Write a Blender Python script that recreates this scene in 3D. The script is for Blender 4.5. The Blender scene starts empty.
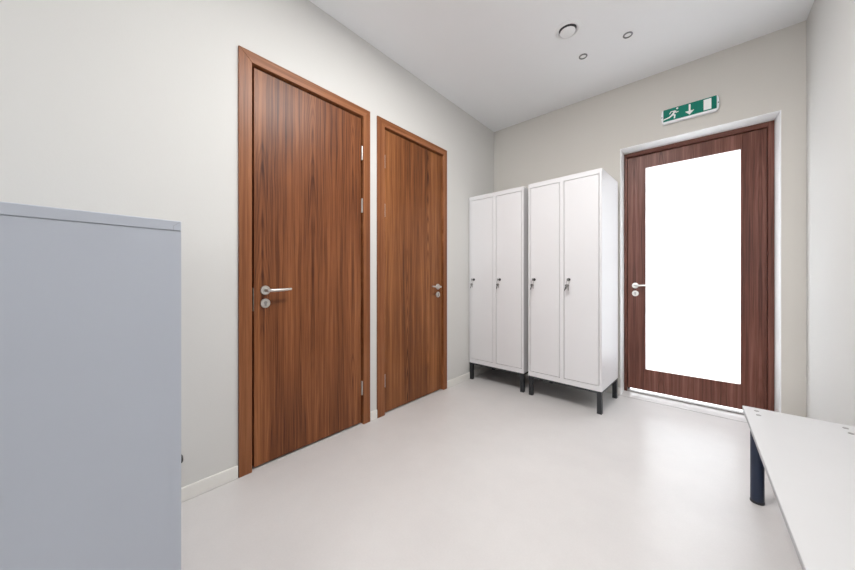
import bpy, bmesh, math, random
from mathutils import Vector, Matrix
random.seed(7)
S = bpy.context.scene
C = S.collection
PI = math.pi

# ------------------------------------------------------------------ helpers
def add_box(bm, x0, x1, y0, y1, z0, z1, bev=0.0, seg=2):
    vs = [bm.verts.new((x, y, z)) for x in (x0, x1) for y in (y0, y1) for z in (z0, z1)]
    idx = [(0,1,3,2),(4,6,7,5),(0,4,5,1),(2,3,7,6),(0,2,6,4),(1,5,7,3)]
    fs = [bm.faces.new([vs[i] for i in f]) for f in idx]
    if bev > 0:
        es = list({e for f in fs for e in f.edges})
        bmesh.ops.bevel(bm, geom=es, offset=bev, segments=seg, profile=0.5, affect='EDGES')

def box(*a, **k):
    bm = bmesh.new(); add_box(bm, *a, **k); return bm

def frame_from(d):
    d = d.normalized()
    up = Vector((0,0,1)) if abs(d.z) < 0.9 else Vector((1,0,0))
    a = d.cross(up).normalized(); b = a.cross(d).normalized()
    return a, b

def add_tube(bm, pts, r, n=12, caps=True, sx=1.0):
    pts = [Vector(p) for p in pts]
    rs = r if isinstance(r, (list, tuple)) else [r]*len(pts)
    rings = []
    pa = None
    for i, p in enumerate(pts):
        if i == 0: d = pts[1]-pts[0]
        elif i == len(pts)-1: d = pts[-1]-pts[-2]
        else: d = (pts[i+1]-p).normalized() + (p-pts[i-1]).normalized()
        d.normalize()
        if pa is None: a, b = frame_from(d)
        else:
            a = (pa - d*pa.dot(d)).normalized(); b = a.cross(d).normalized()
        pa = a
        rings.append([bm.verts.new(p + (a*math.cos(t)*sx + b*math.sin(t))*rs[i]) for t in [2*PI*k/n for k in range(n)]])
    for i in range(len(rings)-1):
        for k in range(n):
            f = bm.faces.new((rings[i][k], rings[i][(k+1)%n], rings[i+1][(k+1)%n], rings[i+1][k])); f.smooth = True
    if caps:
        bm.faces.new(rings[0][::-1]); bm.faces.new(rings[-1])

def add_lathe(bm, c, axis, prof, n=40):
    """prof: (radius, distance along axis) ; axis a unit vector"""
    c = Vector(c); axis = Vector(axis).normalized(); a, b = frame_from(axis)
    rings = []
    for r, h in prof:
        if r < 1e-6: rings.append([bm.verts.new(c+axis*h)])
        else: rings.append([bm.verts.new(c+axis*h+(a*math.cos(t)+b*math.sin(t))*r) for t in [2*PI*k/n for k in range(n)]])
    for i in range(len(rings)-1):
        A, B = rings[i], rings[i+1]
        for k in range(n):
            k2 = (k+1)%n
            if len(A) == 1 and len(B) == 1: continue
            if len(A) == 1: f = bm.faces.new((A[0], B[k2], B[k]))
            elif len(B) == 1: f = bm.faces.new((A[k], A[k2], B[0]))
            else: f = bm.faces.new((A[k], A[k2], B[k2], B[k]))
            f.smooth = True

def add_poly(bm, pts, depth):
    """flat polygon (3-D points) extruded by the vector depth"""
    d = Vector(depth)
    A = [bm.verts.new(p) for p in pts]; B = [bm.verts.new(Vector(p)+d) for p in pts]
    n = len(A)
    bm.faces.new(A); bm.faces.new(B[::-1])
    for i in range(n):
        bm.faces.new((A[i], B[i], B[(i+1)%n], A[(i+1)%n]))

def wloc(o):
    v = Vector((0,0,0))
    while o: v += o.location; o = o.parent
    return v

def obj(name, bm, mat, parent=None, label=None, sharp=35):
    """link a bmesh given in WORLD coordinates as one mesh object"""
    bmesh.ops.recalc_face_normals(bm, faces=bm.faces)
    off = wloc(parent) if parent else Vector((0,0,0))
    bmesh.ops.translate(bm, verts=bm.verts, vec=-off)
    for e in bm.edges:
        if len(e.link_faces) == 2 and e.calc_face_angle(0) > math.radians(sharp): e.smooth = False
    me = bpy.data.meshes.new(name); bm.to_mesh(me); bm.free()
    me.materials.append(mat)
    o = bpy.data.objects.new(name, me); C.objects.link(o)
    if parent: o.parent = parent
    if label: o['label'] = label
    return o

def tag(o, label, cat, group=None, kind=None):
    o['label'] = label; o['category'] = cat
    if group: o['group'] = group
    if kind: o['kind'] = kind
    return o

def thing(name, label, cat, loc, group=None, kind=None):
    o = bpy.data.objects.new(name, None); C.objects.link(o)
    o.location = loc; o.empty_display_size = 0.1
    return tag(o, label, cat, group, kind)

def struct(name, bm, mat, parent=None):
    o = obj(name, bm, mat, parent)
    if not parent: o['kind'] = 'structure'
    return o

def dup(root, loc, label):
    r = root.copy(); C.objects.link(r); r.location = loc; r['label'] = label
    for ch in list(root.children):
        c = ch.copy(); C.objects.link(c); c.parent = r
        for g in list(ch.children):
            d = g.copy(); C.objects.link(d); d.parent = c
    return r

# ------------------------------------------------------------------ materials
def lin(c):
    return tuple((x/255/12.92 if x/255 <= 0.04045 else ((x/255+0.055)/1.055)**2.4) for x in c) + (1.0,)

def new_mat(name):
    m = bpy.data.materials.new(name); m.use_nodes = True
    nt = m.node_tree; b = nt.nodes['Principled BSDF']
    return m, nt, b

def plain(name, col, rough=0.5, metal=0.0, spec=0.5, var=0.0, scale=6.0, bump=0.0, bscale=80, speck=None):
    """paint / metal with a little procedural wear"""
    m, nt, b = new_mat(name)
    b.inputs['Base Color'].default_value = col if len(col) == 4 else (*col, 1)
    b.inputs['Roughness'].default_value = rough
    b.inputs['Metallic'].default_value = metal
    b.inputs['Specular IOR Level'].default_value = spec
    tc = nt.nodes.new('ShaderNodeTexCoord')
    if var > 0:
        n = nt.nodes.new('ShaderNodeTexNoise'); n.inputs['Scale'].default_value = scale; n.inputs['Detail'].default_value = 5
        nt.links.new(tc.outputs['Object'], n.inputs['Vector'])
        mx = nt.nodes.new('ShaderNodeMix'); mx.data_type = 'RGBA'
        c = b.inputs['Base Color'].default_value
        mx.inputs[6].default_value = [x*(1-var) for x in c[:3]]+[1]
        mx.inputs[7].default_value = [min(1, x*(1+var)) for x in c[:3]]+[1]
        nt.links.new(n.outputs['Fac'], mx.inputs[0])
        nt.links.new(mx.outputs[2], b.inputs['Base Color'])
    if bump > 0:
        n2 = nt.nodes.new('ShaderNodeTexNoise'); n2.inputs['Scale'].default_value = bscale; n2.inputs['Detail'].default_value = 3
        nt.links.new(tc.outputs['Object'], n2.inputs['Vector'])
        bp = nt.nodes.new('ShaderNodeBump'); bp.inputs['Strength'].default_value = bump; bp.inputs['Distance'].default_value = 0.002
        nt.links.new(n2.outputs['Fac'], bp.inputs['Height']); nt.links.new(bp.outputs[0], b.inputs['Normal'])
    return m

def wood(name, dark, mid, light, across='Y', along='Z', off=0.0, strip=0.12, rough=0.38, arch=0.35, zoff=0.0):
    """walnut veneer: book-matched strips, fine grain along one axis, nested arches in the strip centres"""
    m, nt, b = new_mat(name)
    N, L = nt.nodes, nt.links
    def math_(op, a, c=None):
        n = N.new('ShaderNodeMath'); n.operation = op
        for i, v in enumerate((a, c)):
            if v is None: continue
            if isinstance(v, (int, float)): n.inputs[i].default_value = v
            else: L.new(v, n.inputs[i])
        return n.outputs[0]
    def comb(x, y, z=0.0):
        n = N.new('ShaderNodeCombineXYZ')
        for i, v in enumerate((x, y, z)):
            if isinstance(v, (int, float)): n.inputs[i].default_value = v
            else: L.new(v, n.inputs[i])
        return n.outputs[0]
    def noise(vec, scale=1.0, detail=4, rough=0.55):
        n = N.new('ShaderNodeTexNoise'); n.inputs['Scale'].default_value = scale
        n.inputs['Detail'].default_value = detail; n.inputs['Roughness'].default_value = rough
        L.new(vec, n.inputs['Vector']); return n.outputs['Fac']
    tc = N.new('ShaderNodeTexCoord'); sp = N.new('ShaderNodeSeparateXYZ'); L.new(tc.outputs['Object'], sp.inputs[0])
    a = math_('ADD', sp.outputs[across], off); l = math_('ADD', sp.outputs[along], zoff)
    p = math_('PINGPONG', a, strip)
    strip_id = math_('FLOOR', math_('DIVIDE', a, strip))
    wob = noise(comb(math_('MULTIPLY', a, 1.6), math_('MULTIPLY', l, 0.9), 3.7), 1.0, 3)
    pw = math_('ADD', p, math_('MULTIPLY', math_('SUBTRACT', wob, 0.5), 0.05))
    fine = noise(comb(math_('MULTIPLY', pw, 210.0), math_('MULTIPLY', l, 2.2), off), 1.0, 5, 0.65)
    midn = noise(comb(math_('MULTIPLY', pw, 46.0), math_('MULTIPLY', l, 0.55), off+9), 1.0, 4, 0.6)
    low = noise(comb(math_('MULTIPLY', a, 5.5), math_('MULTIPLY', l, 0.7), off+4), 1.0, 3)
    # nested arches around the strip centres
    hyp = math_('SQRT', math_('ADD', math_('MULTIPLY', pw, pw), 0.00012))
    f = math_('ADD', math_('MULTIPLY', hyp, 11.0), math_('MULTIPLY', l, 0.8))
    f = math_('ADD', f, math_('MULTIPLY', noise(comb(math_('MULTIPLY', pw, 6.0), math_('MULTIPLY', l, 1.3), off+2), 1.0, 2), 0.5))
    bands = math_('POWER', math_('ADD', math_('MULTIPLY', math_('SINE', math_('MULTIPLY', f, 46.0)), 0.5), 0.5), 2.0)
    amask = noise(comb(math_('MULTIPLY', a, 3.0), math_('MULTIPLY', l, 0.8), off+6), 1.0, 2)
    amask = math_('MULTIPLY', math_('MAXIMUM', math_('SUBTRACT', amask, 0.44), 0.0), 4.0)
    near = math_('MAXIMUM', math_('SUBTRACT', 1.0, math_('MULTIPLY', hyp, 16.0)), 0.0)
    arch_v = math_('MULTIPLY', math_('MULTIPLY', bands, amask), math_('MULTIPLY', near, arch))
    v = math_('ADD', math_('MULTIPLY', fine, 0.74), math_('SUBTRACT', math_('MULTIPLY', midn, 0.58), 0.06))
    v = math_('ADD', v, math_('SUBTRACT', math_('MULTIPLY', low, 0.42), 0.11))
    v = math_('SUBTRACT', v, arch_v)
    # a small tone step from strip to strip
    wn = N.new('ShaderNodeTexWhiteNoise'); wn.noise_dimensions = '1D'; L.new(strip_id, wn.inputs['W'])
    v = math_('ADD', v, math_('MULTIPLY', math_('SUBTRACT', wn.outputs['Value'], 0.5), 0.09))
    cr = N.new('ShaderNodeValToRGB'); L.new(v, cr.inputs[0])
    e = cr.color_ramp.elements
    e[0].position = 0.46; e[0].color = dark
    e[1].position = 0.93; e[1].color = light
    k = cr.color_ramp.elements.new(0.68); k.color = mid
    L.new(cr.outputs[0], b.inputs['Base Color'])
    b.inputs['Roughness'].default_value = rough
    b.inputs['Specular IOR Level'].default_value = 0.28
    bp = N.new('ShaderNodeBump'); bp.inputs['Strength'].default_value = 0.12; bp.inputs['Distance'].default_value = 0.001
    L.new(fine, bp.inputs['Height']); L.new(bp.outputs[0], b.inputs['Normal'])
    return m

M = {}
M['wall'] = plain('wall_paint', (0.670, 0.660, 0.638), 0.85, spec=0.2, var=0.025, scale=1.6, bump=0.10, bscale=140)
M['wall_far_shade'] = plain('far_wall_shade_tint', (0.635, 0.605, 0.56), 0.85, spec=0.2, var=0.025, scale=1.6, bump=0.10, bscale=140)  # same wall paint; its backlit shade is put into this darker, warmer colour
M['reveal'] = plain('white_reveal_paint', (0.86, 0.86, 0.86), 0.6, spec=0.3, var=0.01)
M['ceiling'] = plain('ceiling_paint', (0.87, 0.875, 0.885), 0.9, spec=0.2, var=0.01)
M['base'] = plain('baseboard_paint', (0.80, 0.78, 0.74), 0.45, var=0.03, scale=9)
M['locker'] = plain('white_powder_coat', (0.76, 0.748, 0.755), 0.38, spec=0.45, var=0.015, scale=4)
M['blue_grey'] = plain('blue_grey_powder_coat', (0.49, 0.52, 0.585), 0.42, spec=0.4, var=0.02, scale=5, bump=0.05, bscale=60)
M['blue_seam'] = plain('blue_grey_fold_line', (0.30, 0.315, 0.355), 0.5)
M['black'] = plain('black_steel', (0.018, 0.020, 0.023), 0.45, var=0.15)
M['navy'] = plain('navy_steel', (0.012, 0.022, 0.05), 0.4, var=0.15)
M['nickel'] = plain('satin_nickel', (0.62, 0.60, 0.57), 0.28, metal=1.0, var=0.03)
M['dark_metal'] = plain('dark_lock_metal', (0.05, 0.05, 0.05), 0.4, metal=0.6)
M['key'] = plain('key_steel', (0.35, 0.34, 0.33), 0.35, metal=1.0)
M['bench'] = plain('white_laminate', (0.62, 0.615, 0.618), 0.42, spec=0.4, var=0.02, scale=7)
M['bench_edge'] = plain('grey_edge_band', (0.42, 0.42, 0.43), 0.5)
M['plastic'] = plain('white_plastic', (0.82, 0.83, 0.85), 0.35)
M['valve'] = plain('white_valve_enamel', (0.84, 0.84, 0.84), 0.45)
M['cavity'] = plain('dark_duct', (0.05, 0.05, 0.055), 0.8)
M['green'] = plain('exit_green', (0.0, 0.185, 0.128), 0.5, spec=0.25, var=0.03)
M['white_mark'] = plain('pictogram_white', (0.86, 0.88, 0.86), 0.4)
M['ground'] = plain('outside_paving', (0.7, 0.7, 0.7), 0.8)
M['gasket'] = plain('dark_rebate', (0.03, 0.014, 0.010), 0.7)
M['seam'] = plain('floor_seam', (0.33, 0.32, 0.31), 0.6)

WD, WM, WL = (0.050, 0.012, 0.004, 1), (0.185, 0.060, 0.020, 1), (0.350, 0.135, 0.050, 1)
M['leaf_a'] = wood('walnut_leaf_a', WD, WM, WL, 'Y', 'Z', off=3.31, strip=0.150, arch=0.30)
M['leaf_b'] = wood('walnut_leaf_b', WD, (0.205, 0.070, 0.022, 1), (0.37, 0.148, 0.052, 1), 'Y', 'Z', off=7.9, strip=0.13)
CD, CM, CL = (0.11, 0.034, 0.012, 1), (0.23, 0.080, 0.029, 1), (0.35, 0.142, 0.060, 1)
M['casing_v'] = wood('walnut_casing_upright', CD, CM, CL, 'Y', 'Z', off=1.2, strip=0.4, arch=0.0)
M['casing_h'] = wood('walnut_casing_head', CD, CM, CL, 'Z', 'Y', off=2.2, strip=0.4, arch=0.0)
ED, EM, EL = (0.060, 0.018, 0.011, 1), (0.150, 0.053, 0.036, 1), (0.280, 0.125, 0.095, 1)
M['exit_v'] = wood('walnut_exit_upright', ED, EM, EL, 'X', 'Z', off=5.6, strip=0.10, arch=0.2)
M['exit_h'] = wood('walnut_exit_head', ED, EM, EL, 'Z', 'X', off=4.4, strip=0.4, arch=0.0)

# floor: poured light grey vinyl, soft gloss and faint mottling
m, nt, b = new_mat('poured_floor'); M['floor'] = m
tc = nt.nodes.new('ShaderNodeTexCoord')
n1 = nt.nodes.new('ShaderNodeTexNoise'); n1.inputs['Scale'].default_value = 2.2; n1.inputs['Detail'].default_value = 8; n1.inputs['Roughness'].default_value = 0.65
n2 = nt.nodes.new('ShaderNodeTexNoise'); n2.inputs['Scale'].default_value = 130; n2.inputs['Detail'].default_value = 2
for n in (n1, n2): nt.links.new(tc.outputs['Object'], n.inputs['Vector'])
ad = nt.nodes.new('ShaderNodeMath'); ad.operation = 'MULTIPLY_ADD'; ad.inputs[1].default_value = 0.3
nt.links.new(n2.outputs['Fac'], ad.inputs[0]); nt.links.new(n1.outputs['Fac'], ad.inputs[2])
cr = nt.nodes.new('ShaderNodeValToRGB'); nt.links.new(ad.outputs[0], cr.inputs[0])
cr.color_ramp.elements[0].position = 0.35; cr.color_ramp.elements[0].color = (0.615, 0.592, 0.582, 1)
cr.color_ramp.elements[1].position = 0.95; cr.color_ramp.elements[1].color = (0.705, 0.680, 0.668, 1)
nt.links.new(cr.outputs[0], b.inputs['Base Color'])
rr = nt.nodes.new('ShaderNodeMapRange'); rr.inputs[3].default_value = 0.24; rr.inputs[4].default_value = 0.36
nt.links.new(n1.outputs['Fac'], rr.inputs[0]); nt.links.new(rr.outputs[0], b.inputs['Roughness'])
b.inputs['Specular IOR Level'].default_value = 0.45

# frosted glass: scatters the daylight from behind
m, nt, b = new_mat('frosted_glass'); M['frosted'] = m
nt.nodes.remove(b); out = nt.nodes['Material Output']
tr = nt.nodes.new('ShaderNodeBsdfTranslucent'); tr.inputs[0].default_value = (0.90, 0.905, 0.91, 1)
df = nt.nodes.new('ShaderNodeBsdfDiffuse'); df.inputs[0].default_value = (0.8, 0.8, 0.8, 1)
gl = nt.nodes.new('ShaderNodeBsdfGlossy'); gl.inputs['Roughness'].default_value = 0.35
mx = nt.nodes.new('ShaderNodeMixShader'); mx.inputs[0].default_value = 0.15
mx2 = nt.nodes.new('ShaderNodeMixShader'); mx2.inputs[0].default_value = 0.04
nt.links.new(tr.outputs[0], mx.inputs[1]); nt.links.new(df.outputs[0], mx.inputs[2])
nt.links.new(mx.outputs[0], mx2.inputs[1]); nt.links.new(gl.outputs[0], mx2.inputs[2])
nt.links.new(mx2.outputs[0], out.inputs[0])

# small lens of the recessed spots
m, nt, b = new_mat('spot_lens'); M['lens'] = m; M['ring'] = plain('grey_ring', (0.20, 0.20, 0.205), 0.4)
b.inputs['Base Color'].default_value = (0.75, 0.75, 0.75, 1); b.inputs['Roughness'].default_value = 0.3
b.inputs['Emission Color'].default_value = (1, 0.97, 0.92, 1); b.inputs['Emission Strength'].default_value = 0.08

# ------------------------------------------------------------------ the room
XL, XR, YB, YR, H = -1.831, 0.531, 3.240, -4.20, 2.796     # left, right, far, rear, ceiling
T = 0.20
D1 = (0.600, 1.354, 2.236)       # clear openings of the two plain doors (y0, y1, top)
D2 = (1.538, 2.279, 2.236)
EX = (-0.541, 0.416, 2.228)      # opening of the glazed door (x0, x1, top)

bm = bmesh.new(); add_box(bm, XL-0.3, XR+0.3, YR-0.3, YB+0.34, -0.10, 0.0); struct('floor', bm, M['floor'])
bm = bmesh.new(); add_box(bm, XL-T, XR+T, YR-T, YB+T+0.02, H, H+0.15); struct('ceiling', bm, M['ceiling'])
# left wall with a shallow niche behind each plain door
bm = bmesh.new()
add_box(bm, XL-T, XL, YR-T, D1[0], 0, H); add_box(bm, XL-T, XL, D1[1], D2[0], 0, H); add_box(bm, XL-T, XL, D2[1], YB, 0, H)
for d in (D1, D2):
    add_box(bm, XL-T, XL, d[0], d[1], d[2], H); add_box(bm, XL-T, XL-0.12, d[0], d[1], 0, d[2])
struct('wall_left', bm, M['wall'])
bm = bmesh.new(); add_box(bm, XR, XR+T, YR-T, YB+T, 0, H); struct('wall_right', bm, M['wall'])
# far wall around the glazed door; its reveal is lined white
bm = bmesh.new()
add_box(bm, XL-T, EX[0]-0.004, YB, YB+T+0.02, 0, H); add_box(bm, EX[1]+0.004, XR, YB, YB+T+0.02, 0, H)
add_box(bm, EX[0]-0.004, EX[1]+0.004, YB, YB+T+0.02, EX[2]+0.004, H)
struct('wall_back', bm, M['wall_far_shade'])
bm = bmesh.new()
add_box(bm, EX[0]-0.004, EX[0], YB-0.001, YB+T+0.02, 0, EX[2]+0.004)
add_poly(bm, [(EX[1]+0.004, YB-0.001, 0), (EX[1], YB-0.001, 0), (EX[1]-0.008, YB+0.15, 0), (EX[1]-0.008, YB+T+0.02, 0), (EX[1]+0.004, YB+T+0.02, 0)], (0, 0, EX[2]+0.004))
add_box(bm, EX[0], EX[1], YB-0.001, YB+T+0.02, EX[2], EX[2]+0.004)
struct('trim_1', bm, M['reveal'])
# rear wall (behind the camera) with a wide opening added to let light in
WX0, WX1, WZ0, WZ1 = -1.55, 0.25, 0.95, 2.35
bm = bmesh.new()
add_box(bm, XL, WX0, YR-T, YR, 0, H); add_box(bm, WX1, XR, YR-T, YR, 0, H)
add_box(bm, WX0, WX1, YR-T, YR, 0, WZ0); add_box(bm, WX0, WX1, YR-T, YR, WZ1, H)
struct('wall_front', bm, M['wall'])
# baseboards
def bb(bm, x0, x1, y0, y1): add_box(bm, x0, x1, y0, y1, 0, 0.068, bev=0.004)
bm = bmesh.new()
bb(bm, XL, XL+0.013, YR, 0.541); bb(bm, XL, XL+0.013, 1.4085, 1.4725); bb(bm, XL, XL+0.013, 2.326, YB)
struct('baseboard_left', bm, M['base'])
bm = bmesh.new(); bb(bm, XL+0.013, EX[0]-0.004, YB-0.013, YB); bb(bm, EX[1]+0.004, XR-0.013, YB-0.013, YB); struct('baseboard_back', bm, M['base'])
bm = bmesh.new(); bb(bm, XR-0.013, XR, YR, YB); struct('baseboard_right', bm, M['base'])
# seam across the floor at the door opening
bm = bmesh.new(); add_box(bm, EX[0]-0.02, EX[1], YB-0.014, YB-0.010, -0.002, 0.0006); struct('trim_2', bm, M['seam'])
# paving outside the glazed door
bm = bmesh.new(); add_box(bm, -6, 6, YB+0.345, 12, -0.25, -0.02); struct('ground', bm, M['ground'])

# ------------------------------------------------------------------ door furniture
def lever_set(door, c, nrm, side, zl, name_label=None):
    """lever on a round rose plus the lock rose under it; c on the leaf face, side = lever direction"""
    c = Vector(c); nrm = Vector(nrm); side = Vector(side)
    bm = bmesh.new()
    add_lathe(bm, c, nrm, [(0, 0), (0.026, 0), (0.0265, 0.006), (0.0245, 0.009), (0, 0.0095)], 36)
    h = obj('door_handle', bm, M['nickel'], door, label='satin nickel lever handle')
    bm = bmesh.new()
    n0 = c+nrm*0.005
    pts = [n0, c+nrm*0.030, c+nrm*0.041+side*0.004, c+nrm*0.047+side*0.014, c+nrm*0.049+side*0.03,
           c+nrm*0.048+side*0.080+Vector((0,0,0.002)), c+nrm*0.046+side*0.130+Vector((0,0,0.005))]
    add_tube(bm, pts, [0.0095, 0.009, 0.009, 0.009, 0.0088, 0.008, 0.0062], 16)
    obj('lever', bm, M['nickel'], h)
    cl = Vector((c.x, c.y, zl))
    bm = bmesh.new()
    add_lathe(bm, cl, nrm, [(0, 0), (0.026, 0), (0.0265, 0.006), (0.0245, 0.009), (0, 0.0095)], 36)
    e = obj('lock_rose', bm, M['nickel'], door)
    bm = bmesh.new()
    add_lathe(bm, cl+nrm*0.009+Vector((0,0,0.004)), nrm, [(0, 0), (0.0085, 0), (0.0085, 0.003), (0, 0.003)], 20)
    w = side.cross(Vector((0,0,1))) if False else side
    a, b2 = cl+nrm*0.009, nrm*0.003
    add_poly(bm, [a-side*0.005, a+side*0.005, a+side*0.005-Vector((0,0,0.015)), a-side*0.005-Vector((0,0,0.015))], b2)
    obj('lock_cylinder', bm, M['key'], e)
    return h

def plain_door(name, label, D, c0, c1, hinge_high, leaf_mat, hy, hz, lz):
    y0, y1, zt = D
    d = thing(name, label, 'door', (XL, (y0+y1)/2, 0), kind='structure')
    px = XL+0.012                                        # casing face
    ztop = 2.287
    # mitred casing, one mesh for each length
    def cas(pts, nm, mt):
        bm = bmesh.new(); add_poly(bm, [(XL, y, z) for y, z in pts], (0.012, 0, 0))
        bmesh.ops.bevel(bm, geom=[e for e in bm.edges if all(abs(v.co.x-px) < 1e-5 for v in e.verts)], offset=0.0015, segments=1, affect='EDGES')
        obj(nm, bm, mt, d)
    g = 0.008
    cas([(c0, 0), (y0+g, 0), (y0+g, zt-g), (c0, ztop)], 'casing', M['casing_v'])
    cas([(y1-g, 0), (c1, 0), (c1, ztop), (y1-g, zt-g)], 'casing', M['casing_v'])
    cas([(c0, ztop), (y0+g, zt-g), (y1-g, zt-g), (c1, ztop)], 'casing_head', M['casing_h'])
    # lining with its stop, inside the niche
    bm = bmesh.new()
    add_box(bm, XL-0.118, XL-0.001, y0+0.001, y0+g, 0, zt-0.001); add_box(bm, XL-0.118, XL-0.001, y1-g, y1-0.001, 0, zt-0.001)
    add_box(bm, XL-0.118, XL-0.001, y0+g, y1-g, zt-g, zt-0.001)
    obj('jamb', bm, M['casing_v'], d)
    bm = bmesh.new()
    add_box(bm, XL-0.085, XL-0.052, y0+g, y0+g+0.018, 0, zt-g); add_box(bm, XL-0.085, XL-0.052, y1-g-0.018, y1-g, 0, zt-g)
    add_box(bm, XL-0.085, XL-0.052, y0+g+0.018, y1-g-0.018, zt-g-0.018, zt-g)
    obj('door_stop', bm, M['gasket'], d)
    # the leaf, set back a little from the casing
    xf = XL-0.008
    g0, g1 = (0.0155, 0.006)
    bm = box(XL-0.050, xf, y0+g+(g0 if hinge_high else 0.014), y1-g-(0.008 if hinge_high else 0.005), 0.011, zt-g-0.010, bev=0.0015, seg=1)
    lf = obj('door_leaf', bm, leaf_mat, d)
    # hinges: a plate pair with a knuckle, three to the leaf
    yh = (y1-g-0.004) if hinge_high else (y0+g+0.0065)
    for z in (1.965, 1.585, 0.262):
        bm = bmesh.new()
        add_tube(bm, [(xf+0.006, yh, z-0.05), (xf+0.006, yh, z+0.05)], 0.0065, 14)
        for q in (-0.017, 0.017): add_tube(bm, [(xf+0.006, yh, z+q-0.0008), (xf+0.006, yh, z+q+0.0008)], 0.0070, 14)
        for s in (-1, 1): add_box(bm, xf-0.018, xf+0.003, yh+s*0.0022-0.0012, yh+s*0.0022+0.0012, z-0.048, z+0.048)
        obj('hinge', bm, M['nickel'], d)
    # lock plate let into the closing edge of the leaf
    ys = (y0+g+g0-0.0012) if hinge_high else (y1-g-0.005)
    obj('lock_plate', box(xf-0.032, xf-0.002, ys, ys+0.0012, hz-0.115, hz+0.015), M['nickel'], lf)
    lever_set(d, (xf, hy, hz), (1,0,0), (0, 1 if hinge_high else -1, 0), lz)
    return d

plain_door('door_1', 'nearer of the two plain walnut doors in the left wall, lever on its left', D1, 0.544, 1.406, True, M['leaf_a'], 0.681, 0.988, 0.915)
plain_door('door_2', 'farther plain walnut door in the left wall, narrower, lever on its right', D2, 1.475, 2.3236, False, M['leaf_b'], 2.204, 0.981, 0.908)

# glazed exit door, deep in its white reveal
yF = YB+0.158
d3 = thing('door_3', 'walnut framed door with a large frosted glass pane under the green exit sign', 'door', ((EX[0]+EX[1])/2, yF, 0), kind='structure')
fl, fr_, ft = EX[0]+0.024, EX[1]-0.042, 2.192        # inner edges of the frame
bm = bmesh.new()
add_box(bm, EX[0]+0.0005, fl, yF, yF+0.069, 0.0, EX[2]-0.0005, bev=0.0015, seg=1)
obj('frame_post', bm, M['exit_v'], d3)
bm = bmesh.new()
add_box(bm, fr_, EX[1]-0.0085, yF, yF+0.069, 0.0, EX[2]-0.0005, bev=0.0015, seg=1)
obj('frame_post', bm, M['exit_v'], d3)
obj('frame_head', box(fl, fr_, yF, yF+0.069, ft, EX[2]-0.0005, bev=0.0015, seg=1), M['exit_h'], d3)
bm = bmesh.new()
add_box(bm, fl-0.001, fl+0.016, yF+0.0585, yF+0.0685, 0.0, ft+0.001); add_box(bm, fr_-0.018, fr_+0.001, yF+0.0585, yF+0.0685, 0.0, ft+0.001)
add_box(bm, fl+0.016, fr_-0.018, yF+0.0585, yF+0.0685, ft-0.018, ft+0.001)
obj('door_stop', bm, M['gasket'], d3)
lx0, lx1, lz0, lz1 = fl+0.003, fr_-0.003, 0.034, ft-0.006
gx0, gx1, gz0, gz1 = -0.383, 0.241, 0.220, 2.075
ya, yb_ = yF+0.014, yF+0.058
bm = bmesh.new(); add_box(bm, lx0, gx0, ya, yb_, lz0, lz1, bev=0.0012, seg=1); obj('stile', bm, M['exit_v'], d3)
bm = bmesh.new(); add_box(bm, gx1, lx1, ya, yb_, lz0, lz1, bev=0.0012, seg=1); obj('stile', bm, M['exit_v'], d3)
obj('top_rail', box(gx0, gx1, ya, yb_, gz1, lz1), M['exit_v'], d3)
obj('bottom_rail', box(gx0, gx1, ya, yb_, lz0, gz0), M['exit_v'], d3)
bm = bmesh.new(); w = 0.008
add_box(bm, gx0, gx0+w, ya-0.003, ya+0.012, gz0, gz1); add_box(bm, gx1-w, gx1, ya-0.003, ya+0.012, gz0, gz1)
add_box(bm, gx0+w, gx1-w, ya-0.003, ya+0.012, gz0, gz0+w); add_box(bm, gx0+w, gx1-w, ya-0.003, ya+0.012, gz1-w, gz1)
spill_bm = box(fl, fr_, yF+0.004, yF+0.069, 0.0, 0.009, bev=0.002, seg=1)  # low strip added to hold back light spilling under the leaf
obj('glazing_bead', bm, M['exit_v'], d3)
obj('spill_strip', spill_bm, M['seam'], d3, label='grey strip added to block light under the door')
obj('glass_pane', box(gx0+0.001, gx1-0.001, ya+0.013, ya+0.021, gz0+0.001, gz1-0.001), M['frosted'], d3, label='white frosted glass pane')
lever_set(d3, (-0.453, ya, 0.992), (0,-1,0), (1,0,0), 0.920)

# ------------------------------------------------------------------ lockers
LW, LD, LH, LEG = 0.600, 0.49, 1.911, 0.177
l0 = Vector((-1.170, 2.688, 0))
locker = thing('locker', 'white two-door metal locker on black legs beside the glazed door', 'locker', l0, 'two-door lockers against the far wall')
x0, y0 = l0.x, l0.y
x1, y1 = x0+LW, y0+LD
DX = ((0.019, 0.278), (0.318, 0.579))
DZ0, DZ1 = LEG+0.045, LH-0.042
bm = bmesh.new(); t = 0.0015
add_box(bm, x0, x0+t*2, y0+0.02, y1, LEG, LH); add_box(bm, x1-t*2, x1, y0+0.02, y1, LEG, LH)   # sides
add_box(bm, x0+t*2, x1-t*2, y1-t*2, y1, LEG, LH)                                              # back
add_box(bm, x0+t*2, x1-t*2, y0+0.02, y1-t*2, LEG, LEG+t*2); add_box(bm, x0+t*2, x1-t*2, y0+0.02, y1-t*2, LH-t*2, LH)
xm = x0+(DX[0][1]+DX[1][0])/2
add_box(bm, xm-0.001, xm+0.001, y0+0.02, y1-t*2, LEG+t*2, LH-t*2)
g = 0.0036
add_box(bm, x0, x0+DX[0][0]-g, y0, y0+0.02, LEG, LH, bev=0.0015, seg=1)
add_box(bm, x0+DX[1][1]+g, x1, y0, y0+0.02, LEG, LH, bev=0.0015, seg=1)
add_box(bm, x0+DX[0][1]+g, x0+DX[1][0]-g, y0, y0+0.02, LEG, LH)
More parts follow.
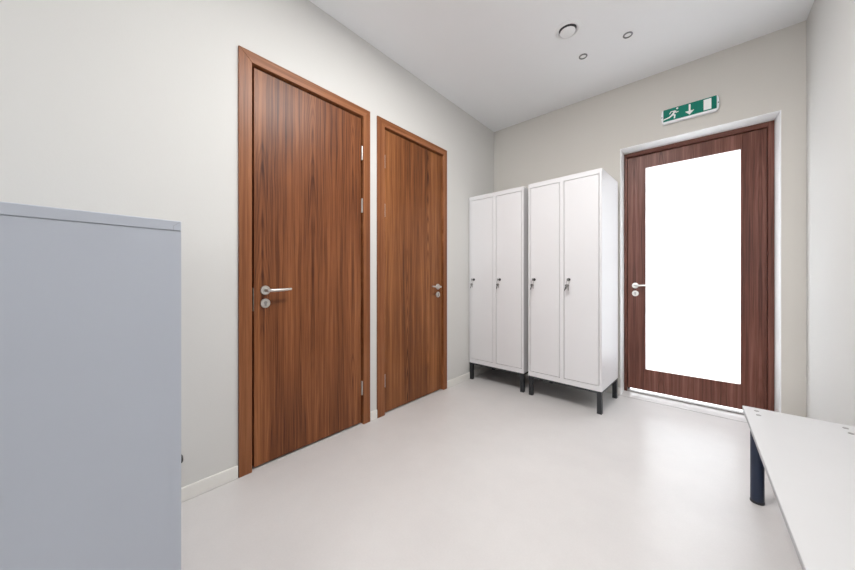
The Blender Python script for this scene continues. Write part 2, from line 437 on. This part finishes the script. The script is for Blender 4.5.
for dx in DX:
    add_box(bm, x0+dx[0]-g, x0+dx[1]+g, y0, y0+0.02, LEG, DZ0-g); add_box(bm, x0+dx[0]-g, x0+dx[1]+g, y0, y0+0.02, DZ1+g, LH)
obj('cabinet_body', bm, M['locker'], locker)
for i, dx in enumerate(DX):
    bm = box(x0+dx[0], x0+dx[1], y0+0.001, y0+0.018, DZ0, DZ1, bev=0.0012, seg=1)
    add_box(bm, x0+dx[1]-0.014, x0+dx[1]-0.010, y0+0.0004, y0+0.002, DZ0+0.004, DZ1-0.004)     # folded rib by the hinge side
    dr = obj('locker_door', bm, M['locker'], locker)
    bm = bmesh.new(); add_lathe(bm, (x0+dx[0]+0.038, y0+0.001, 1.047), (0,-1,0), [(0,0),(0.0125,0),(0.0125,0.004),(0.010,0.009),(0,0.010)], 24)
    obj('lock', bm, M['dark_metal'], dr, label='dark round cam lock')
bm = bmesh.new(); r = 0.016
add_box(bm, x0+0.002, x1-0.002, y0+0.004, y0+0.004+r, LEG-r, LEG-0.0003); add_box(bm, x0+0.002, x1-0.002, y1-r, y1-0.002, LEG-r, LEG-0.0003)
add_box(bm, x0+0.002, x0+0.002+r, y0+0.004+r, y1-r, LEG-r, LEG-0.0003); add_box(bm, x1-0.002-r, x1-0.002, y0+0.004+r, y1-r, LEG-r, LEG-0.0003)
obj('base_frame', bm, M['black'], locker, label='black steel base frame')
obj('shade_tray', box(x0+0.033, x1-0.033, y0+0.035, y1-0.031, LEG-0.004, LEG-0.0005), M['black'], locker, label='black tray added to darken the floor below')  # tray added to deepen the shade on the floor under the locker
for ax in (x0+0.002, x1-0.036):
    for ay in (y0+0.004, y1-0.036):
        bm = box(ax, ax+0.034, ay, ay+0.034, 0.006, LEG-r, bev=0.002, seg=1)
        lg = obj('leg', bm, M['black'], locker)
        obj('leg_cap', box(ax-0.0005, ax+0.0345, ay-0.0005, ay+0.0345, 0.0, 0.010, bev=0.002, seg=1), M['black'], lg)
# little rivets down the sides
for yy in (y0+0.06, y1-0.08):
    for zz in (0.26, 0.36, 1.79, 1.84):
        for xx, sg in ((x1, 1), (x0, -1)):
            bm = bmesh.new()
            add_lathe(bm, (xx, yy, zz), (sg,0,0), [(0.004,0),(0.003,0.0015),(0,0.0018)], 12)
            obj('rivet', bm, M['nickel'], locker)
lockerL = dup(locker, (-1.822, 2.706, 0), 'white two-door metal locker on black legs in the corner beside the plain walnut door')
RZ = {-1.170: math.radians(-2.6), -1.822: math.radians(-0.3)}
locker.rotation_euler.z = RZ[-1.170]; lockerL.rotation_euler.z = RZ[-1.822]

# keys hanging from the four locks
def key_bunch(loc, label, style):
    k = thing('hanging_key_bunch', label, 'keys', loc, 'keys hanging in the locker locks')
    L = Vector(loc)
    bm = bmesh.new()                                      # key standing in the lock
    add_box(bm, L.x-0.002, L.x+0.002, L.y-0.022, L.y-0.0005, -0.001+L.z, L.z+0.003)
    add_lathe(bm, L+Vector((-0.001,-0.028,0)), (1,0,0), [(0.0045,0),(0.011,0),(0.011,0.002),(0.0045,0.002),(0.0045,0)], 20)
    obj('key', bm, M['key'], k)
    bm = bmesh.new()
    sx = style
    cx, cz = L.x+0.002*sx, L.z-0.022
    pts = [(cx+0.016*math.cos(t)*0.7, L.y-0.028+0.004*math.sin(t), cz+0.019*math.sin(t)) for t in [2*PI*i/24 for i in range(25)]]
    add_tube(bm, pts, 0.0014, 8, caps=False)
    obj('key_ring', bm, M['key'], k)
    for j, (dx, ln) in enumerate(((-0.012, 0.050), (0.006, 0.040)) if sx < 2 else ((-0.018, 0.052), (0.004, 0.050), (-0.006, 0.036))):
        bm = bmesh.new()
        zt = cz-0.016
        top = Vector((cx+dx*0.4, L.y-0.029-0.003*j, zt))
        bot = top+Vector((dx, 0, -ln))
        u = (bot-top).normalized(); sd = Vector((u.z, 0, -u.x))
        hd = [top+u*0.011+ (u*math.cos(a)+sd*math.sin(a))*0.0105 for a in [2*PI*q/14 for q in range(14)]]
        add_poly(bm, hd, (0, 0.002, 0))
        a = top+u*0.020
        add_poly(bm, [a-sd*0.004, a+sd*0.004, bot+sd*0.004, bot+u*0.003, bot-sd*0.002, bot-sd*0.002-u*0.006, bot-sd*0.004-u*0.008], (0, 0.002, 0))
        obj('key', bm, M['key'] if j else M['dark_metal'], k)
    return k
for (lx, ly), i, lab, st in (((-1.822, 2.706), 0, 'leftmost bunch of keys, hanging from the left door of the corner locker', 0.5),
                       ((-1.822, 2.706), 1, 'second bunch of keys from left, on the right door of the corner locker', 1),
                       ((-1.170, 2.688), 0, 'bunch of keys on the left door of the locker nearer the glazed door', 0),
                       ((-1.170, 2.688), 1, 'rightmost and fullest bunch of keys, on the locker door nearest the glazed door', 2)):
    p = Matrix.Rotation(RZ[lx], 3, 'Z') @ Vector((DX[i][0]+0.038, -0.009, 1.047)) + Vector((lx, ly, 0))
    key_bunch(p, lab, st).rotation_euler.z = RZ[lx]

# ------------------------------------------------------------------ blue-grey cabinet at the left edge
cx1, cy1, CH = -1.013, 0.1693, 1.201
cx0, cy0 = -1.800, -0.330
cab = thing('metal_cabinet', 'low blue-grey metal cabinet in the left foreground, seen from its plain side', 'cabinet', ((cx0+cx1)/2, (cy0+cy1)/2, 0))
bm = bmesh.new()
add_box(bm, cx0, cx1, cy0, cy1-0.02, 0.0, CH-0.0262, bev=0.0008, seg=1)
add_box(bm, cx1-0.0025, cx1, cy1-0.0212, cy1-0.0004, 0.0, CH-0.0262)
obj('cabinet_body', bm, M['blue_grey'], cab)
bm = bmesh.new()                                          # lid with a folded rim, mitred at its front corner
add_box(bm, cx0-0.0012, cx1+0.0012, cy0-0.0012, cy1, CH-0.0255, CH, bev=0.002, seg=2)
obj('lid', bm, M['blue_grey'], cab)
bm = bmesh.new()
xs = cx1+0.0012
add_poly(bm, [(xs, cy1-0.0165, CH-0.0250), (xs, cy1-0.0158, CH-0.0250), (xs, cy1-0.0158, CH-0.0128), (xs, cy1-0.0165, CH-0.0132)], (0.00015, 0, 0))
add_poly(bm, [(xs, cy1-0.0165, CH-0.0132), (xs, cy1-0.0158, CH-0.0128-0.0008), (xs, cy1-0.0024, CH-0.0026), (xs, cy1-0.0028, CH-0.0021)], (0.00015, 0, 0))
obj('corner_fold', bm, M['blue_seam'], cab)
mx_ = (cx0+cx1)/2
for a, b_ in ((cx0+0.001, mx_-0.0015), (mx_+0.0015, cx1-0.0045)):
    bm = box(a, b_, cy1-0.0195, cy1-0.0005, 0.04, CH-0.028, bev=0.0012, seg=1)
    dr = obj('cabinet_door', bm, M['blue_grey'], cab)
    bm = bmesh.new(); add_lathe(bm, (b_-0.03, cy1-0.0005, 0.565), (0,1,0), [(0,0),(0.011,0),(0.011,0.007),(0.008,0.009),(0,0.0095)], 20)
    obj('lock', bm, M['dark_metal'], dr)

# ------------------------------------------------------------------ bench
bx0, bx1, by0, by1, BZ = 0.155, 0.500, 0.60, 2.192, 0.420
bench = thing('bench', 'low white bench on navy tube legs along the right wall', 'bench', ((bx0+bx1)/2, (by0+by1)/2, 0))
obj('bench_top', box(bx0+0.001, bx1-0.001, by0+0.001, by1-0.001, BZ-0.018, BZ, bev=0.0015, seg=2), M['bench'], bench)
bm = bmesh.new()
z0, z1 = BZ-0.0175, BZ-0.002
add_box(bm, bx0, bx0+0.001, by0, by1, z0, z1); add_box(bm, bx1-0.001, bx1, by0, by1, z0, z1)
add_box(bm, bx0+0.001, bx1-0.001, by0, by0+0.001, z0, z1); add_box(bm, bx0+0.001, bx1-0.001, by1-0.001, by1, z0, z1)
obj('edge_band', bm, M['bench_edge'], bench, label='grey edge band')
for ly in (by0+0.082, by1-0.082):
    for lx in (bx0+0.043, bx1-0.044):
        bm = bmesh.new()
        add_lathe(bm, (lx, ly, 0.0), (0,0,1), [(0,0.004),(0.022,0.004),(0.0235,0.006),(0.0235,BZ-0.024),(0,BZ-0.024)], 32)
        lg = obj('leg', bm, M['navy'], bench, label='navy blue tube leg')
        bm = bmesh.new(); add_lathe(bm, (lx, ly, 0.0), (0,0,1), [(0,0),(0.024,0),(0.025,0.004),(0.024,0.012),(0.0236,0.012)], 32)
        obj('foot_cap', bm, M['black'], lg)
        obj('mounting_plate', box(lx-0.042, lx+0.042, ly-0.042, ly+0.042, BZ-0.024, BZ-0.0182, bev=0.001, seg=1), M['navy'], lg)
        for sy in (-0.030, 0.030):
            bm = bmesh.new()
            add_lathe(bm, (lx+0.001, ly+sy, BZ-0.001), (0,0,1), [(0,0.0016),(0.0045,0.0016),(0.0080,0.0026),(0.0088,0.0014),(0.0088,0.0)], 16)
            obj('screw', bm, M['key'], bench)

for o in (bench,):                                         # the bench stands a touch askew: turn it about its far left corner
    a_ = 0.0127; c_ = Vector((bx0, by1, 0)); o.location = c_ + Matrix.Rotation(a_, 3, 'Z') @ (o.location-c_); o.rotation_euler.z = a_

# ------------------------------------------------------------------ exit sign
sx0, sx1, sz0, sz1 = -0.232, 0.091, 2.354, 2.452
ys = YB-0.034
sg = thing('exit_sign', 'green and white emergency exit sign on the wall above the glazed door', 'sign', ((sx0+sx1)/2, YB, (sz0+sz1)/2))
bm = bmesh.new()
add_box(bm, sx0-0.004, sx1+0.004, ys+0.001, YB-0.0005, sz0-0.016, sz1+0.003, bev=0.004, seg=3)
obj('housing', bm, M['plastic'], sg, label='white plastic housing')
for xa, s in ((sx0, -1), (sx1, 1)):
    bm = bmesh.new()
    pts = [(xa+s*0.0045, ys+0.006, sz0-0.010), (xa+s*0.011, ys+0.006, sz0+0.006), (xa+s*0.016, ys+0.006, (sz0+sz1)/2-0.004), (xa+s*0.012, ys+0.006, sz1-0.016), (xa+s*0.0045, ys+0.006, sz1)]
    add_poly(bm, pts, (0, 0.024, 0))
    e = obj('end_cap', bm, M['plastic'], sg)
    bm = bmesh.new(); add_lathe(bm, (xa+s*0.010, ys+0.006, (sz0+sz1)/2-0.006), (0,-1,0), [(0,0.002),(0.004,0.002),(0.004,0)], 12)
    obj('screw', bm, M['dark_metal'], e)
face = obj('sign_panel', box(sx0, sx1, ys-0.001, ys+0.001, sz0, sz1), M['green'], sg, label='green sign panel')
Wd, Hd = sx1-sx0, sz1-sz0
def P(u, v): return (sx0+u*Wd, ys-0.001, sz0+v*Hd)
def q(pts): 
    bm = bmesh.new()
    for pl in pts: add_poly(bm, [P(u, v) for u, v in pl], (0, -0.0006, 0))
    return bm
asp = Hd/Wd
def limb(a, b2, w0, w1):
    ax, ay = a[0], a[1]*asp; bx_, by_ = b2[0], b2[1]*asp
    dx, dy = bx_-ax, by_-ay; l = math.hypot(dx, dy); nx, ny = -dy/l, dx/l
    return [(ax+nx*w0, (ay+ny*w0)/asp), (bx_+nx*w1, (by_+ny*w1)/asp), (bx_-nx*w1, (by_-ny*w1)/asp), (ax-nx*w0, (ay-ny*w0)/asp)]
def disc(u, v, r): return [(u+r*math.cos(t), v+r*math.sin(t)/asp) for t in [2*PI*i/18 for i in range(18)]]
man = [disc(0.278, 0.86, 0.022),
       limb((0.245, 0.72), (0.178, 0.40), 0.024, 0.020),      # trunk
       limb((0.182, 0.42), (0.120, 0.26), 0.021, 0.015), limb((0.125, 0.275), (0.004, 0.18), 0.016, 0.012),   # trailing leg
       limb((0.185, 0.43), (0.238, 0.36), 0.020, 0.015), limb((0.232, 0.39), (0.222, 0.10), 0.016, 0.013),   # leading leg
       limb((0.235, 0.70), (0.155, 0.72), 0.012, 0.010), limb((0.160, 0.73), (0.125, 0.54), 0.011, 0.009),   # rear arm
       limb((0.240, 0.66), (0.262, 0.52), 0.012, 0.010), limb((0.258, 0.54), (0.305, 0.60), 0.010, 0.008)]   # front arm
obj('running_figure', q(man), M['white_mark'], face, label='white running figure')
obj('arrow', q([[(0.497, 0.90), (0.533, 0.90), (0.533, 0.36), (0.497, 0.36)], [(0.43, 0.38), (0.497, 0.38), (0.533, 0.38), (0.60, 0.38), (0.515, 0.06)]]), M['white_mark'], face, label='white arrow pointing down')
obj('doorway_mark', q([[(0.77, 0.08), (0.908, 0.08), (0.908, 0.91), (0.77, 0.91)]]), M['white_mark'], face, label='white doorway rectangle')

# ------------------------------------------------------------------ ceiling fittings
def ceil_pt(u, v):                                        # where they sit on the ceiling (metres)
    return u, v
vx, vy = (-0.750, 2.336)
def cpos(px, py):
    f, th = 306.3, math.radians(41.73)
    d = (H-1.05)*f/(279.3-py); r = (px-427.5)/f*d
    return (r*math.cos(th)-d*math.sin(th), r*math.sin(th)+d*math.cos(th))
vx, vy = cpos(567.7, 29.6)
vent = thing('ceiling_vent', 'large round white air valve in the ceiling', 'vent', (vx, vy, H))
bm = bmesh.new()
add_lathe(bm, (vx, vy, H), (0,0,-1), [(0.084, 0.0), (0.084, 0.003), (0.080, 0.008), (0.072, 0.013), (0.064, 0.012), (0.058, 0.004), (0.056, 0.0005)], 56)
obj('rim', bm, M['valve'], vent)
bm = bmesh.new(); add_lathe(bm, (vx, vy, H), (0,0,-1), [(0, 0.0006), (0.0575, 0.0006)], 40)
obj('throat', bm, M['cavity'], vent, label='dark throat of the valve')
bm = bmesh.new(); add_lathe(bm, (vx, vy, H), (0,0,-1), [(0, 0.012), (0.044, 0.012), (0.050, 0.016), (0.049, 0.020), (0.040, 0.025), (0.015, 0.027), (0, 0.027)], 48)
add_tube(bm, [(vx, vy, H-0.0008), (vx, vy, H-0.014)], 0.007, 10)
obj('disc', bm, M['valve'], vent)
def spot(px, py, label):
    ux, uy = cpos(px, py)
    s = thing('recessed_spotlight', label, 'light', (ux, uy, H), 'recessed ceiling spotlights')
    bm = bmesh.new(); add_lathe(bm, (ux, uy, H), (0,0,-1), [(0.0305, 0.0), (0.0305, 0.003), (0.028, 0.006), (0.022, 0.0055), (0.0205, 0.0005)], 36)
    obj('trim_ring', bm, M['ring'], s, label='satin metal ring')
    bm = bmesh.new(); add_lathe(bm, (ux, uy, H), (0,0,-1), [(0, 0.0042), (0.010, 0.0040), (0.016, 0.003), (0.021, 0.0006)], 30)
    obj('lens', bm, M['lens'], s)
    return s
spot(583.1, 56.3, 'small recessed spotlight nearer the far wall, below the air valve')
spot(627.8, 34.8, 'small recessed spotlight nearer the right wall, right of the air valve')

# ------------------------------------------------------------------ light
def area(name, loc, rot, sx, sy, power, col):
    l = bpy.data.lights.new(name, 'AREA'); l.shape = 'RECTANGLE'; l.size = sx; l.size_y = sy; l.energy = power; l.color = col
    o = bpy.data.objects.new(name, l); C.objects.link(o); o.location = loc; o.rotation_euler = rot
    return o
# added light source in the unseen rear opening, standing in for daylight
area('added_window_light', ((WX0+WX1)/2, YR-0.10, (WZ0+WZ1)/2), (PI/2, 0, 0), WX1-WX0-0.05, WZ1-WZ0-0.05, 9, (0.93, 0.965, 1.0))
# unseen ceiling lamp added to light the middle of the room, above the top of the photograph
area('unseen_ceiling_lamp', (-0.56, 1.14, H-0.02), (0, 0, 0), 0.36, 0.85, 45, (1.0, 0.995, 0.985))

w = bpy.data.worlds.new('overcast'); S.world = w; w.use_nodes = True
bg = w.node_tree.nodes['Background']; bg.inputs[0].default_value = (0.92, 0.96, 1.0, 1); bg.inputs[1].default_value = 7.2

# ------------------------------------------------------------------ camera
cam = bpy.data.cameras.new('camera'); co = bpy.data.objects.new('camera', cam); C.objects.link(co)
cam.sensor_width = 36.0; cam.lens = 306.3*36/855; cam.shift_y = -5.7/855
cam.clip_start = 0.02
co.location = (0, 0, 1.05); co.rotation_euler = (PI/2, 0, math.radians(41.73))
S.camera = co

v = S.view_settings
v.view_transform = 'Standard'; v.look = 'None'; v.exposure = 0.0; v.gamma = 1.0; v.use_curve_mapping = False
